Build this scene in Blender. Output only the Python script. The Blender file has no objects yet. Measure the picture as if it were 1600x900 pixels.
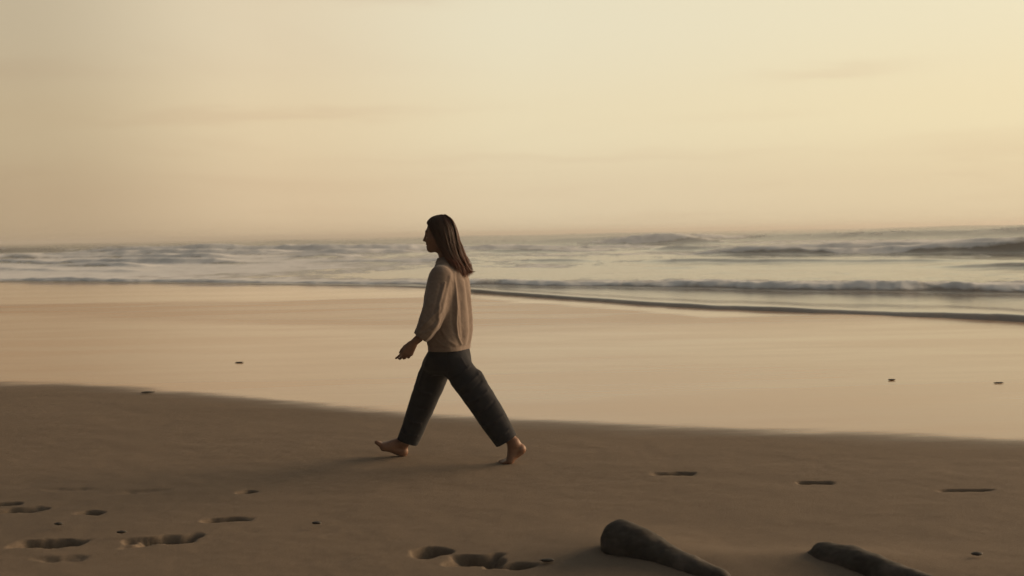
import bpy, math, random
import numpy as np
from mathutils import Matrix, Vector

random.seed(7)
rng = np.random.default_rng(7)
S = bpy.context.scene
C = S.collection
R = math.radians

# ------------------------------------------------------------------ camera
FPX = 1920.0                       # focal length in pixels of a 1600 px wide frame
CAM_H = 1.48
ROLL = math.atan(30 / 1600)
PITCH = math.atan((450 - 365) / FPX)
cp, sp_ = math.cos(PITCH), math.sin(PITCH)
F = np.array([0, cp, -sp_]); R0 = np.array([1., 0, 0]); U0 = np.array([0, sp_, cp])
RT = R0 * math.cos(ROLL) - U0 * math.sin(ROLL)
UP = U0 * math.cos(ROLL) + R0 * math.sin(ROLL)
CAM = np.array([0, 0, CAM_H])
cd = bpy.data.cameras.new('camera'); cam = bpy.data.objects.new('camera', cd); C.objects.link(cam)
cam.matrix_world = Matrix(((RT[0], UP[0], -F[0], CAM[0]), (RT[1], UP[1], -F[1], CAM[1]),
                           (RT[2], UP[2], -F[2], CAM[2]), (0, 0, 0, 1)))
cd.sensor_width = 36; cd.lens = FPX / 1600 * 36
cd.clip_start = 0.05; cd.clip_end = 20000
cd.dof.use_dof = True; cd.dof.focus_distance = 8.0; cd.dof.aperture_fstop = 3.0
S.camera = cam

# ------------------------------------------------------------------ sky and sun
SUN_AZ, SUN_EL = R(64), R(8)       # azimuth clockwise from the view direction (+Y)
SUN = np.array([math.sin(SUN_AZ) * math.cos(SUN_EL), math.cos(SUN_AZ) * math.cos(SUN_EL), math.sin(SUN_EL)])
w = bpy.data.worlds.new('World'); S.world = w; w.use_nodes = True
nt = w.node_tree; N = nt.nodes; L = nt.links; N.clear()
def nd(tree, typ, **kw):
    n = tree.nodes.new(typ)
    for k, v in kw.items(): setattr(n, k, v)
    return n
def ramp(tree, stops, interp='EASE'):
    n = tree.nodes.new('ShaderNodeValToRGB'); cr = n.color_ramp; cr.interpolation = interp
    while len(cr.elements) < len(stops): cr.elements.new(0.5)
    for e, (p, c) in zip(cr.elements, stops):
        e.position = p; e.color = (*c, 1) if len(c) == 3 else c
    return n
def mth(tree, op, a, b=None, clamp=False):
    n = tree.nodes.new('ShaderNodeMath'); n.operation = op; n.use_clamp = clamp
    for i, v in enumerate((a, b)):
        if v is None: continue
        if isinstance(v, (int, float)): n.inputs[i].default_value = v
        else: tree.links.new(v, n.inputs[i])
    return n.outputs[0]
def vmth(tree, op, a, b):
    n = tree.nodes.new('ShaderNodeVectorMath'); n.operation = op
    for i, v in enumerate((a, b)):
        if isinstance(v, (tuple, list)): n.inputs[i].default_value = v
        else: tree.links.new(v, n.inputs[i])
    return n
def mixc(tree, fac, a, b, blend='MIX'):
    n = tree.nodes.new('ShaderNodeMix'); n.data_type = 'RGBA'; n.blend_type = blend
    for s, v in ((n.inputs[0], fac), (n.inputs[6], a), (n.inputs[7], b)):
        if isinstance(v, (int, float)): s.default_value = v
        elif isinstance(v, tuple): s.default_value = (*v, 1) if len(v) == 3 else v
        else: tree.links.new(v, s)
    return n.outputs[2]
sky = nd(nt, 'ShaderNodeTexSky', sky_type='NISHITA'); sky.sun_disc = False
sky.sun_elevation = SUN_EL; sky.sun_rotation = SUN_AZ
sky.air_density = 1.0; sky.dust_density = 6.0; sky.ozone_density = 1.0
tc = nd(nt, 'ShaderNodeTexCoord')
nrm = vmth(nt, 'NORMALIZE', tc.outputs['Generated'], (0, 0, 0))
sep = nd(nt, 'ShaderNodeSeparateXYZ'); L.new(nrm.outputs[0], sep.inputs[0])
el = mth(nt, 'MAXIMUM', sep.outputs[2], 0.0)
# hazy dusk veil: warm low down, cooler overhead
el_sq = mth(nt, 'POWER', el, 0.5)
veil = ramp(nt, [(0.0, (.74, .595, .395)), (.18, (.83, .680, .455)), (.30, (.90, .775, .525)), (.42, (.89, .80, .58)), (.55, (.60, .56, .44)), (.75, (.34, .34, .31)), (1.0, (.23, .25, .26))])
L.new(el_sq, veil.inputs[0])
# brighter towards the sun, dimmer away from it
dotn = vmth(nt, 'DOT_PRODUCT', nrm.outputs[0], tuple(SUN))
az = mth(nt, 'MULTIPLY_ADD', dotn.outputs['Value'], 0.5); az.node.inputs[2].default_value = 0.5
glow = ramp(nt, [(0.0, (.10, .105, .115)), (.30, (.15, .15, .16)), (.47, (.44, .42, .40)), (.545, (.67, .61, .565)), (.635, (.945, .885, .84)), (.735, (1.01, 1.01, 1.0)), (.885, (1.05, 1.04, .99)), (.94, (1.45, 1.36, 1.12)), (1.0, (2.3, 1.95, 1.35))])
L.new(az, glow.inputs[0])
v2 = mixc(nt, 1.0, veil.outputs[0], glow.outputs[0], 'MULTIPLY')
# thin cloud streaks high in the haze
zz = mth(nt, 'ADD', el, 0.06)
cx = mth(nt, 'DIVIDE', sep.outputs[0], zz); cy = mth(nt, 'DIVIDE', sep.outputs[1], zz)
cmb = nd(nt, 'ShaderNodeCombineXYZ'); L.new(cx, cmb.inputs[0]); L.new(mth(nt, 'MULTIPLY', cy, 1.0), cmb.inputs[1])
cn = nd(nt, 'ShaderNodeTexNoise'); cn.inputs['Scale'].default_value = 0.42; cn.inputs['Detail'].default_value = 5; cn.inputs['Roughness'].default_value = .5
cn.inputs['Distortion'].default_value = .6
L.new(cmb.outputs[0], cn.inputs['Vector'])
cr_ = ramp(nt, [(.50, (0, 0, 0)), (.72, (1, 1, 1))]); L.new(cn.outputs[0], cr_.inputs[0])
cfac = mth(nt, 'MULTIPLY', cr_.outputs[0], 0.35)
azm = mth(nt, 'ARCTAN2', sep.outputs[0], sep.outputs[1]); elv = mth(nt, 'ARCSINE', sep.outputs[2])
cmb2 = nd(nt, 'ShaderNodeCombineXYZ'); L.new(mth(nt, 'MULTIPLY', azm, 14), cmb2.inputs[0]); L.new(mth(nt, 'MULTIPLY', elv, 90), cmb2.inputs[1])
cn2 = nd(nt, 'ShaderNodeTexNoise'); cn2.inputs['Scale'].default_value = 1.0; cn2.inputs['Detail'].default_value = 5; L.new(cmb2.outputs[0], cn2.inputs['Vector'])
warp = mth(nt, 'MULTIPLY', mth(nt, 'SUBTRACT', cn2.outputs[0], .5), .022)
stk = cfac
for (a0, e0, wa, we, am_, tl_) in [(-.19, .097, .13, .0055, .6, .03), (.258, .121, .055, .005, .6, .02), (-.09, .191, .07, .006, .9, .02), (.05, .06, .20, .004, .35, .0), (-.55, .13, .2, .008, .8, .0), (.75, .09, .2, .007, .8, .0), (1.6, .12, .3, .01, .8, .0), (-1.5, .11, .3, .01, .8, .0)]:
    da = mth(nt, 'DIVIDE', mth(nt, 'SUBTRACT', azm, a0), wa)
    de = mth(nt, 'DIVIDE', mth(nt, 'SUBTRACT', mth(nt, 'ADD', elv, warp), mth(nt, 'ADD', mth(nt, 'MULTIPLY', mth(nt, 'SUBTRACT', azm, a0), tl_), e0)), we)
    g_ = mth(nt, 'EXPONENT', mth(nt, 'MULTIPLY', mth(nt, 'ADD', mth(nt, 'POWER', mth(nt, 'ABSOLUTE', da), 2.0), mth(nt, 'POWER', mth(nt, 'ABSOLUTE', de), 2.0)), -1.0))
    stk = mth(nt, 'ADD', stk, mth(nt, 'MULTIPLY', g_, am_), clamp=True)
v3 = mixc(nt, stk, v2, mixc(nt, 1.0, v2, (.91, .86, .85), 'MULTIPLY'))
v10 = mixc(nt, 1.0, v3, (10, 10, 10), 'MULTIPLY')
mx = mixc(nt, 0.12, v10, sky.outputs[0])
bg = nd(nt, 'ShaderNodeBackground'); bg.inputs[1].default_value = 0.1
L.new(mx, bg.inputs[0])
wo = nd(nt, 'ShaderNodeOutputWorld'); L.new(bg.outputs[0], wo.inputs[0])

sd = bpy.data.lights.new('sun', 'SUN'); sd.energy = 5.0; sd.angle = R(44); sd.color = (1.0, .70, .44)
so = bpy.data.objects.new('sun', sd); C.objects.link(so)
so.rotation_euler = Vector(SUN).to_track_quat('Z', 'Y').to_euler()

S.view_settings.view_transform = 'Standard'; S.view_settings.look = 'None'
S.view_settings.exposure = 0; S.view_settings.gamma = 1
S.render.engine = 'CYCLES'

# ------------------------------------------------------------------ helpers
def ray(px, py):
    d = F + RT * ((px - 800) / FPX) + UP * ((450 - py) / FPX)
    return d
def W(px, py, Y):                  # the point of depth Y seen at a spot of the photograph
    d = ray(px, py); return CAM + d * (Y / d[1])
def G(px, py, z=0.0):              # the ground point seen at a spot of the photograph
    d = ray(px, py); return CAM + d * ((z - CAM_H) / d[2])

def mesh_from(name, V, Q, mat, loc=(0, 0, 0), parent=None, smooth=True, attrs=None):
    V = np.asarray(V, dtype=np.float32) - np.asarray(loc, dtype=np.float32)
    Q = np.asarray(Q, dtype=np.int32)
    me = bpy.data.meshes.new(name)
    n = Q.shape[1]
    me.vertices.add(len(V)); me.vertices.foreach_set('co', V.ravel())
    me.loops.add(Q.size); me.loops.foreach_set('vertex_index', Q.ravel())
    me.polygons.add(len(Q)); me.polygons.foreach_set('loop_start', np.arange(0, Q.size, n, dtype=np.int32))
    if smooth: me.polygons.foreach_set('use_smooth', np.ones(len(Q), dtype=bool))
    me.update(calc_edges=True); me.validate()
    if attrs:
        for k, a in attrs.items():
            if a.ndim == 1:
                at = me.attributes.new(k, 'FLOAT', 'POINT'); at.data.foreach_set('value', a.astype(np.float32))
            else:
                at = me.attributes.new(k, 'FLOAT_COLOR', 'POINT')
                at.data.foreach_set('color', np.c_[a, np.ones(len(a))].astype(np.float32).ravel())
    if mat: me.materials.append(mat)
    o = bpy.data.objects.new(name, me); C.objects.link(o)
    if parent: o.parent = parent
    else: o.location = loc
    return o

def _hash(ix, iy, iz, seed):
    h = (ix.astype(np.uint32) * np.uint32(374761393) + iy.astype(np.uint32) * np.uint32(668265263)
         + iz.astype(np.uint32) * np.uint32(2147483647 - 98) + np.uint32(seed * 1013904223 % 4294967296))
    h = (h ^ (h >> np.uint32(13))) * np.uint32(1274126177)
    h = h ^ (h >> np.uint32(16))
    return (h & np.uint32(0xffffff)).astype(np.float64) / float(0xffffff) * 2 - 1
def vnoise(x, y, z=None, seed=0):
    x = np.asarray(x, float); y = np.asarray(y, float)
    z = np.zeros(1) if z is None else np.asarray(z, float)
    if y.size and not y.any(): y = np.zeros(1)            # constant axes cost nothing
    x0 = x
    if x.ndim == 2 and y.size == 1 and z.size == 1: x = x.ravel()
    def prep(v):
        i = np.floor(v).astype(np.int64); f = v - i; return i, f * f * f * (f * (f * 6 - 15) + 10)
    (ix, u), (iy, v), (iz, t) = prep(x), prep(y), prep(z)
    out = 0
    for a in (0, 1):
        for b in ((0,) if y.size == 1 and x.size > 1 else (0, 1)):
            for c in ((0,) if z.size == 1 and x.size > 1 else (0, 1)):
                wt = (u if a else 1 - u)
                if y.size > 1 or x.size == 1: wt = wt * (v if b else 1 - v)
                if z.size > 1 or x.size == 1: wt = wt * (t if c else 1 - t)
                out = out + _hash(ix + a, iy + b, iz + c, seed) * wt
    return out.reshape(x0.shape) if x0.ndim == 2 and out.ndim == 1 else out
def fbm(x, y, z=None, seed=0, octv=4, gain=.5):
    o, a, f, tot = 0, 1., 1., 0
    for k in range(octv):
        o = o + a * vnoise(x * f, y * f, None if z is None else z * f, seed + k * 17); tot += a; a *= gain; f *= 2.03
    return o / tot
def sstep(a, b, x):
    t = np.clip((x - a) / (b - a), 0, 1); return t * t * (3 - 2 * t)

# -- implicit surfaces, meshed with surface nets
class Field:
    def __init__(s, lo, hi, h):
        s.lo = np.array(lo, float); s.h = h
        s.n = np.ceil((np.array(hi) - s.lo) / h).astype(int) + 1
        s.ax = [s.lo[i] + h * np.arange(s.n[i]) for i in range(3)]
        s.D = np.full(tuple(s.n), 0.5, np.float32)
    def sub(s, lo, hi, m):
        i0 = np.clip(np.floor((np.array(lo) - m - s.lo) / s.h).astype(int), 0, s.n - 1)
        i1 = np.clip(np.ceil((np.array(hi) + m - s.lo) / s.h).astype(int) + 1, 1, s.n)
        sl = tuple(slice(a, b) for a, b in zip(i0, i1))
        return sl, s.ax[0][sl[0]][:, None, None], s.ax[1][sl[1]][None, :, None], s.ax[2][sl[2]][None, None, :]
    def add(s, fn, lo, hi, k=.02, m=.05, op='u'):
        sl, X, Y, Z = s.sub(lo, hi, m + k)
        if min(s.D[sl].shape) == 0: return
        d = fn(X, Y, Z).astype(np.float32); a = s.D[sl]
        if op == 'u':
            hh = np.maximum(k - np.abs(a - d), 0) / k; s.D[sl] = np.minimum(a, d) - hh * hh * k * .25
        elif op == 's':
            d = -d; hh = np.maximum(k - np.abs(a - d), 0) / k; s.D[sl] = np.maximum(a, d) + hh * hh * k * .25
    def cone(s, a, b, ra, rb, k=.02, sy=1.0, op='u'):
        a = np.asarray(a, float); b = np.asarray(b, float); r = max(ra, rb)
        def fn(X, Y, Z):
            ab = b - a; L2 = max((ab ** 2).sum(), 1e-9)
            t = np.clip(((X - a[0]) * ab[0] + (Y - a[1]) * ab[1] + (Z - a[2]) * ab[2]) / L2, 0, 1)
            return np.sqrt((X - a[0] - t * ab[0]) ** 2 + ((Y - a[1] - t * ab[1]) / sy) ** 2 + (Z - a[2] - t * ab[2]) ** 2) - (ra + t * (rb - ra))
        e = np.array([r, r * max(sy, 1), r])
        s.add(fn, np.minimum(a, b) - e, np.maximum(a, b) + e, k, op=op)
    def chain(s, pts, rs, k=.02, sy=1.0):
        pts = [np.asarray(p, float) for p in pts]; r = max(rs); e = np.array([r, r * max(sy, 1), r])
        def fn(X, Y, Z):
            d = None
            for a, b, ra, rb in zip(pts[:-1], pts[1:], rs[:-1], rs[1:]):
                ab = b - a; L2 = max((ab ** 2).sum(), 1e-9)
                t = np.clip(((X - a[0]) * ab[0] + (Y - a[1]) * ab[1] + (Z - a[2]) * ab[2]) / L2, 0, 1)
                q = np.sqrt((X - a[0] - t * ab[0]) ** 2 + ((Y - a[1] - t * ab[1]) / sy) ** 2 + (Z - a[2] - t * ab[2]) ** 2) - (ra + t * (rb - ra))
                d = q if d is None else np.minimum(d, q)
            return d
        s.add(fn, np.min(pts, 0) - e, np.max(pts, 0) + e, k)
    def ell(s, c, r, k=.02, op='u', tilt=0):
        c = np.asarray(c, float); r = np.asarray(r, float); ct, st = math.cos(tilt), math.sin(tilt)
        def fn(X, Y, Z):
            x, z = X - c[0], Z - c[2]
            u, v = x * ct + z * st, -x * st + z * ct
            q = np.sqrt((u / r[0]) ** 2 + ((Y - c[1]) / r[1]) ** 2 + (v / r[2]) ** 2)
            g = np.sqrt((u / r[0] ** 2) ** 2 + ((Y - c[1]) / r[1] ** 2) ** 2 + (v / r[2] ** 2) ** 2) + 1e-6
            return q * (q - 1) / g
        e = np.full(3, r.max()); s.add(fn, c - e, c + e, k, op=op)
    def loft(s, zs, cxs, ax_, by, cy, k=.02, pw=2.3, yaw=0.0):
        zs = np.array(zs); o = np.argsort(zs); zs, cxs, ax_, by = zs[o], np.array(cxs)[o], np.array(ax_)[o], np.array(by)[o]
        def fn(X, Y, Z):
            z = np.clip(Z, zs[0], zs[-1])
            c, a, b = np.interp(z, zs, cxs), np.interp(z, zs, ax_), np.interp(z, zs, by)
            cw_, sw_ = math.cos(yaw), math.sin(yaw)          # a is the half width seen along Y, whatever the turn
            a = np.sqrt(np.maximum(a * a - (b * sw_) ** 2, (.45 * a) ** 2)) / cw_ if yaw else a
            x_, y_ = (X - c) * cw_ - (Y - cy) * sw_, (X - c) * sw_ + (Y - cy) * cw_
            q = (np.abs(x_ / a) ** pw + np.abs(y_ / b) ** pw) ** (1 / pw)
            d = (q - 1) * np.minimum(a, b)
            over = np.maximum(Z - zs[-1], zs[0] - Z)
            return np.where(over > 0, np.maximum(d, over), d)
        m = max(ax_.max(), by.max())
        s.add(fn, (cxs.min() - ax_.max(), cy - by.max(), zs[0]), (cxs.max() + ax_.max(), cy + by.max(), zs[-1]), k)
    def cut(s, p, n):               # keep the side opposite to n
        p = np.asarray(p, float); n = np.asarray(n, float) / np.linalg.norm(n)
        d = (s.ax[0][:, None, None] - p[0]) * n[0] + (s.ax[1][None, :, None] - p[1]) * n[1] + (s.ax[2][None, None, :] - p[2]) * n[2]
        s.D = np.maximum(s.D, d.astype(np.float32))
    def mesh(s):
        D = s.D; h = s.h; n = s.n
        ins = D < 0
        cnt = np.zeros(tuple(n - 1), np.uint8)
        for a in (0, 1):
            for b in (0, 1):
                for c in (0, 1):
                    cnt += ins[a:n[0] - 1 + a, b:n[1] - 1 + b, c:n[2] - 1 + c]
        act = (cnt > 0) & (cnt < 8)
        I = np.argwhere(act)
        idx = np.full(act.shape, -1, np.int32); idx[act] = np.arange(len(I))
        P = np.zeros((len(I), 3)); K = np.zeros(len(I))
        cor = {}
        for a in (0, 1):
            for b in (0, 1):
                for c in (0, 1): cor[a, b, c] = D[I[:, 0] + a, I[:, 1] + b, I[:, 2] + c]
        for ax in range(3):
            for u in (0, 1):
                for v in (0, 1):
                    p0 = [u, v]; p0.insert(ax, 0); p1 = list(p0); p1[ax] = 1
                    d0, d1 = cor[tuple(p0)], cor[tuple(p1)]
                    m = (d0 < 0) != (d1 < 0)
                    t = d0[m] / (d0[m] - d1[m])
                    q = np.tile(np.array(p0, float), (m.sum(), 1)); q[:, ax] = t
                    P[m] += q; K[m] += 1
        V = s.lo + h * (I + P / K[:, None])
        quads = []
        for ax in range(3):
            o1, o2 = [(1, 2), (2, 0), (0, 1)][ax]
            sl0 = [slice(1, n[i] - 1) for i in range(3)]; sl0[ax] = slice(0, n[ax] - 1)
            sl1 = list(sl0); sl1[ax] = slice(1, n[ax])
            a, b = ins[tuple(sl0)], ins[tuple(sl1)]
            E = np.argwhere(a != b)
            off = np.array([1, 1, 1]); off[ax] = 0
            E = E + off
            sg = ins[E[:, 0], E[:, 1], E[:, 2]]
            def cell(da, db):
                q = E.copy(); q[:, o1] -= da; q[:, o2] -= db; return idx[q[:, 0], q[:, 1], q[:, 2]]
            Q = np.stack([cell(1, 1), cell(0, 1), cell(0, 0), cell(1, 0)], 1)
            Q[~sg] = Q[~sg][:, ::-1]
            quads.append(Q)
        return V, np.concatenate(quads)

def vnormals(V, Q):
    a, b, c, d = (V[Q[:, i]] for i in range(4))
    fn = np.cross(c - a, d - b); Nn = np.zeros_like(V)
    for i in range(4): np.add.at(Nn, Q[:, i], fn)
    return Nn / (np.linalg.norm(Nn, axis=1, keepdims=True) + 1e-12)
def relax(V, Q, it=1, f=.5):
    for _ in range(it):
        acc = np.zeros_like(V); c = np.zeros(len(V))
        for i in range(4):
            for j in (1, 3):
                np.add.at(acc, Q[:, i], V[Q[:, (i + j) % 4]]); np.add.at(c, Q[:, i], 1)
        V = V * (1 - f) + f * acc / c[:, None]
    return V

# ------------------------------------------------------------------ materials
def mat(name):
    m = bpy.data.materials.new(name); m.use_nodes = True
    t = m.node_tree; b = t.nodes['Principled BSDF']; return m, t, b
def noise(t, scale, detail=4, rough=.5, vec=None, dist=0):
    n = t.nodes.new('ShaderNodeTexNoise'); n.inputs['Scale'].default_value = scale
    n.inputs['Detail'].default_value = detail; n.inputs['Roughness'].default_value = rough; n.inputs['Distortion'].default_value = dist
    if vec is not None: t.links.new(vec, n.inputs['Vector'])
    return n
def pos(t, scale=(1, 1, 1)):
    g = t.nodes.new('ShaderNodeNewGeometry'); m = t.nodes.new('ShaderNodeMapping'); m.inputs['Scale'].default_value = scale
    t.links.new(g.outputs['Position'], m.inputs[0]); return m.outputs[0]
def objc(t, scale=(1, 1, 1)):
    g = t.nodes.new('ShaderNodeTexCoord'); m = t.nodes.new('ShaderNodeMapping'); m.inputs['Scale'].default_value = scale
    t.links.new(g.outputs['Object'], m.inputs[0]); return m.outputs[0]
def bump(t, h, strength, dist, b, prev=None):
    n = t.nodes.new('ShaderNodeBump'); n.inputs['Strength'].default_value = strength; n.inputs['Distance'].default_value = dist
    t.links.new(h, n.inputs['Height'])
    if prev: t.links.new(prev, n.inputs['Normal'])
    if b: t.links.new(n.outputs[0], b.inputs['Normal'])
    return n.outputs[0]
def attr(t, name):
    n = t.nodes.new('ShaderNodeAttribute'); n.attribute_name = name; return n

# sand, dry to wet
M_SAND, t, b = mat('sand')
p1 = pos(t)
wet = attr(t, 'wet').outputs['Fac']
edge_n = noise(t, 1.1, 5, .55, pos(t, (.9, 2.6, 1)))
wv = mth(t, 'ADD', wet, mth(t, 'MULTIPLY', mth(t, 'SUBTRACT', edge_n.outputs[0], .5), .45))
wm = ramp(t, [(.22, (0, 0, 0)), (.85, (1, 1, 1))]); t.links.new(wv, wm.inputs[0]); wm = wm.outputs[0]
big = noise(t, .55, 5, .6, pos(t, (.6, 1.4, 1)))
grain = noise(t, 420, 2, .6, p1)
mid = noise(t, 14, 4, .6, p1)
dry_c = ramp(t, [(.25, (.160, .125, .094)), (.5, (.192, .150, .113)), (.78, (.225, .177, .135))])
t.links.new(mth(t, 'ADD', mth(t, 'MULTIPLY', big.outputs[0], .55), mth(t, 'MULTIPLY', mid.outputs[0], .45)), dry_c.inputs[0])
gr = ramp(t, [(.30, (.62, .60, .58)), (.5, (1, 1, 1)), (.72, (1.22, 1.2, 1.18))]); t.links.new(grain.outputs[0], gr.inputs[0])
dry = mixc(t, 1.0, dry_c.outputs[0], gr.outputs[0], 'MULTIPLY')
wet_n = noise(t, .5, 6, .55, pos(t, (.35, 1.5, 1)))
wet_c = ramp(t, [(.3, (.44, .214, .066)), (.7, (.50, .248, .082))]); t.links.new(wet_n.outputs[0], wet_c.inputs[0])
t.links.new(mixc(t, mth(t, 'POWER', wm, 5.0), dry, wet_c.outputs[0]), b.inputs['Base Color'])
film = attr(t, 'film').outputs['Fac']
wr = ramp(t, [(.35, (.20, .20, .20)), (.62, (.25, .25, .25))]); t.links.new(wet_n.outputs[0], wr.inputs[0])
wrough = mth(t, 'SUBTRACT', wr.outputs[0], mth(t, 'MULTIPLY', film, .13))
rr = nd(t, 'ShaderNodeMix'); t.links.new(wm, rr.inputs[0]); rr.inputs[2].default_value = .95; t.links.new(wrough, rr.inputs[3])
t.links.new(rr.outputs[0], b.inputs['Roughness'])
sl = nd(t, 'ShaderNodeMix'); t.links.new(wm, sl.inputs[0]); sl.inputs[2].default_value = .15; sl.inputs[3].default_value = .29; b.inputs['Specular Tint'].default_value = (1, .85, .68, 1)
t.links.new(sl.outputs[0], b.inputs['Specular IOR Level'])
bg1 = nd(t, 'ShaderNodeBump'); bg1.inputs['Distance'].default_value = .004
t.links.new(mth(t, 'MULTIPLY', mth(t, 'SUBTRACT', 1.0, wm), .75), bg1.inputs['Strength']); t.links.new(grain.outputs[0], bg1.inputs['Height'])
rip = noise(t, 1.2, 5, .55, pos(t, (.5, 2.2, 1)))
bump(t, rip.outputs[0], .10, .02, b, bg1.outputs[0])

# sea water with foam
M_SEA, t, b = mat('sea_water')
foam = attr(t, 'foam').outputs['Fac']; shal = attr(t, 'shallow').outputs['Fac']
fn1 = noise(t, 1.0, 8, .64, pos(t, (.30, .15, 1)), .5); fn2 = noise(t, 1.0, 7, .62, pos(t, (1.1, .50, 1)), .4)
fsum = mth(t, 'ADD', mth(t, 'MULTIPLY', fn1.outputs[0], .65), mth(t, 'MULTIPLY', fn2.outputs[0], .35))
fv = mth(t, 'ADD', foam, mth(t, 'MULTIPLY', mth(t, 'SUBTRACT', fsum, .5), 1.7))
fm = ramp(t, [(.38, (0, 0, 0)), (.68, (1, 1, 1))]); t.links.new(fv, fm.inputs[0]); fm = fm.outputs[0]
wcol = mixc(t, shal, (.125, .108, .080), (.17, .120, .080))
fcol = ramp(t, [(.3, (.74, .74, .74)), (.65, (.88, .88, .88))]); t.links.new(fn2.outputs[0], fcol.inputs[0])
t.links.new(mixc(t, fm, wcol, fcol.outputs[0]), b.inputs['Base Color'])
ro = nd(t, 'ShaderNodeMix'); t.links.new(fm, ro.inputs[0]); t.links.new(mth(t, 'ADD', mth(t, 'MULTIPLY', attr(t, 'chop').outputs['Fac'], .15), .12), ro.inputs[2]); ro.inputs[3].default_value = .85
t.links.new(ro.outputs[0], b.inputs['Roughness'])
b.inputs['IOR'].default_value = 1.33
wb = noise(t, 1.6, 6, .6, pos(t, (.7, 1.6, 1)))
n1 = bump(t, wb.outputs[0], .12, .05, None)
bump(t, fm, .4, .05, b, n1)

def simple(name, col, rough, var=.25, nscale=30, bstr=.3, bdist=.003, stretch=(1, 1, 1), sheen=0, spec=.3):
    m, t, b = mat(name); v = objc(t, stretch)
    n = noise(t, nscale, 5, .6, v); r = ramp(t, [(.25, tuple(c * (1 - var) for c in col)), (.75, tuple(c * (1 + var) for c in col))])
    t.links.new(n.outputs[0], r.inputs[0]); t.links.new(r.outputs[0], b.inputs['Base Color'])
    b.inputs['Roughness'].default_value = rough; b.inputs['Specular IOR Level'].default_value = spec
    if sheen: b.inputs['Sheen Weight'].default_value = sheen; b.inputs['Sheen Roughness'].default_value = .5
    bump(t, n.outputs[0], bstr, bdist, b); return m, t, b
M_SWEATER, t, b = simple('beige_knit', (.215, .162, .132), .9, .10, 55, .35, .002, (1, 1, 1), .25, .15)
kn = noise(t, 420, 2, .6, objc(t, (1, 1, .35)))
bump(t, kn.outputs[0], .5, .0015, b, b.inputs['Normal'].links[0].from_socket)
M_TROUSERS, t, b = simple('dark_denim', (.0165, .0175, .0235), .9, .12, 16, .12, .001, (1, 1, .6), .08, .2)
M_SKIN, t, b = mat('skin')
sc = attr(t, 'tint').outputs['Color']; sn = noise(t, 60, 4, .6, objc(t))
sr = ramp(t, [(.3, (.90, .88, .86)), (.7, (1.08, 1.06, 1.05))]); t.links.new(sn.outputs[0], sr.inputs[0])
t.links.new(mixc(t, 1.0, sc, sr.outputs[0], 'MULTIPLY'), b.inputs['Base Color'])
b.inputs['Roughness'].default_value = .5; b.inputs['Subsurface Weight'].default_value = .12
b.inputs['Subsurface Radius'].default_value = (.012, .005, .003); b.inputs['Specular IOR Level'].default_value = .35
M_HAIR, t, b = mat('brown_hair')
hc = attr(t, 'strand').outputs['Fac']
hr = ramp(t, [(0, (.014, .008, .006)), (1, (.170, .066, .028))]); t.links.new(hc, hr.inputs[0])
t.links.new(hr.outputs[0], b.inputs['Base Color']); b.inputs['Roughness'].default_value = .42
tl = nd(t, 'ShaderNodeBsdfTranslucent'); tl.inputs[0].default_value = (.50, .19, .065, 1)
ms = nd(t, 'ShaderNodeMixShader'); ms.inputs[0].default_value = .42
out = [n for n in t.nodes if n.type == 'OUTPUT_MATERIAL'][0]
t.links.new(b.outputs[0], ms.inputs[1]); t.links.new(tl.outputs[0], ms.inputs[2]); t.links.new(ms.outputs[0], out.inputs[0])
M_ROCK, t, b = simple('dark_rock', (.056, .048, .041), .85, .4, 7, .35, .010, (1, 1, 1), 0, .25)
rs = noise(t, 5, 5, .6, objc(t)); rm = ramp(t, [(.50, (0, 0, 0)), (.70, (.75, .75, .75))]); t.links.new(rs.outputs[0], rm.inputs[0])   # sand dusted over the stone
t.links.new(mixc(t, rm.outputs[0], b.inputs['Base Color'].links[0].from_socket, (.12, .10, .085)), b.inputs['Base Color'])
M_WEED, t, b = simple('dried_seaweed', (.022, .015, .010), .6, .4, 60, .4, .003)
M_PEBBLE, t, b = simple('pebble_stone', (.045, .038, .032), .6, .4, 60, .4, .003)

# ------------------------------------------------------------------ setting: sand, sea, ground
def kind(o, k): o['kind'] = k; return o
def polar(pix):                     # photograph polyline on the ground -> (tangent of azimuth, depth)
    g = np.array([G(*p) for p in pix]); return g[:, 0] / g[:, 1], g[:, 1]
WETLINE = polar([(-500, 588), (-200, 598), (0, 604), (110, 606), (220, 613), (330, 623), (420, 632), (520, 643), (640, 653), (800, 664), (960, 672), (1200, 682), (1400, 689), (1600, 696), (1900, 707), (2200, 718)])
EDGE = polar([(-600, 437), (-300, 438), (0, 441), (200, 442.5), (400, 445), (600, 448), (680, 451), (740, 458), (820, 464), (900, 470), (1000, 477), (1100, 483), (1200, 487), (1300, 491), (1400, 495), (1500, 499), (1600, 504), (1900, 514), (2200, 525)])
BORE = polar([(-600, 436), (-300, 437), (0, 440), (200, 441.5), (400, 444), (600, 446.5), (730, 448), (850, 449), (1000, 451), (1150, 454), (1300, 458), (1450, 459), (1600, 461), (1900, 466), (2200, 471)])
DULL_A = polar([(-600, 470), (0, 473), (300, 470), (600, 465), (740, 463), (900, 478), (1100, 492)])
DULL_B = polar([(-600, 476), (0, 482), (300, 494), (600, 505), (740, 508), (900, 504), (1050, 494), (1100, 492.5)])
TMAX = .72
def lookup(tab, u): return np.interp(u, tab[0], tab[1])

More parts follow.
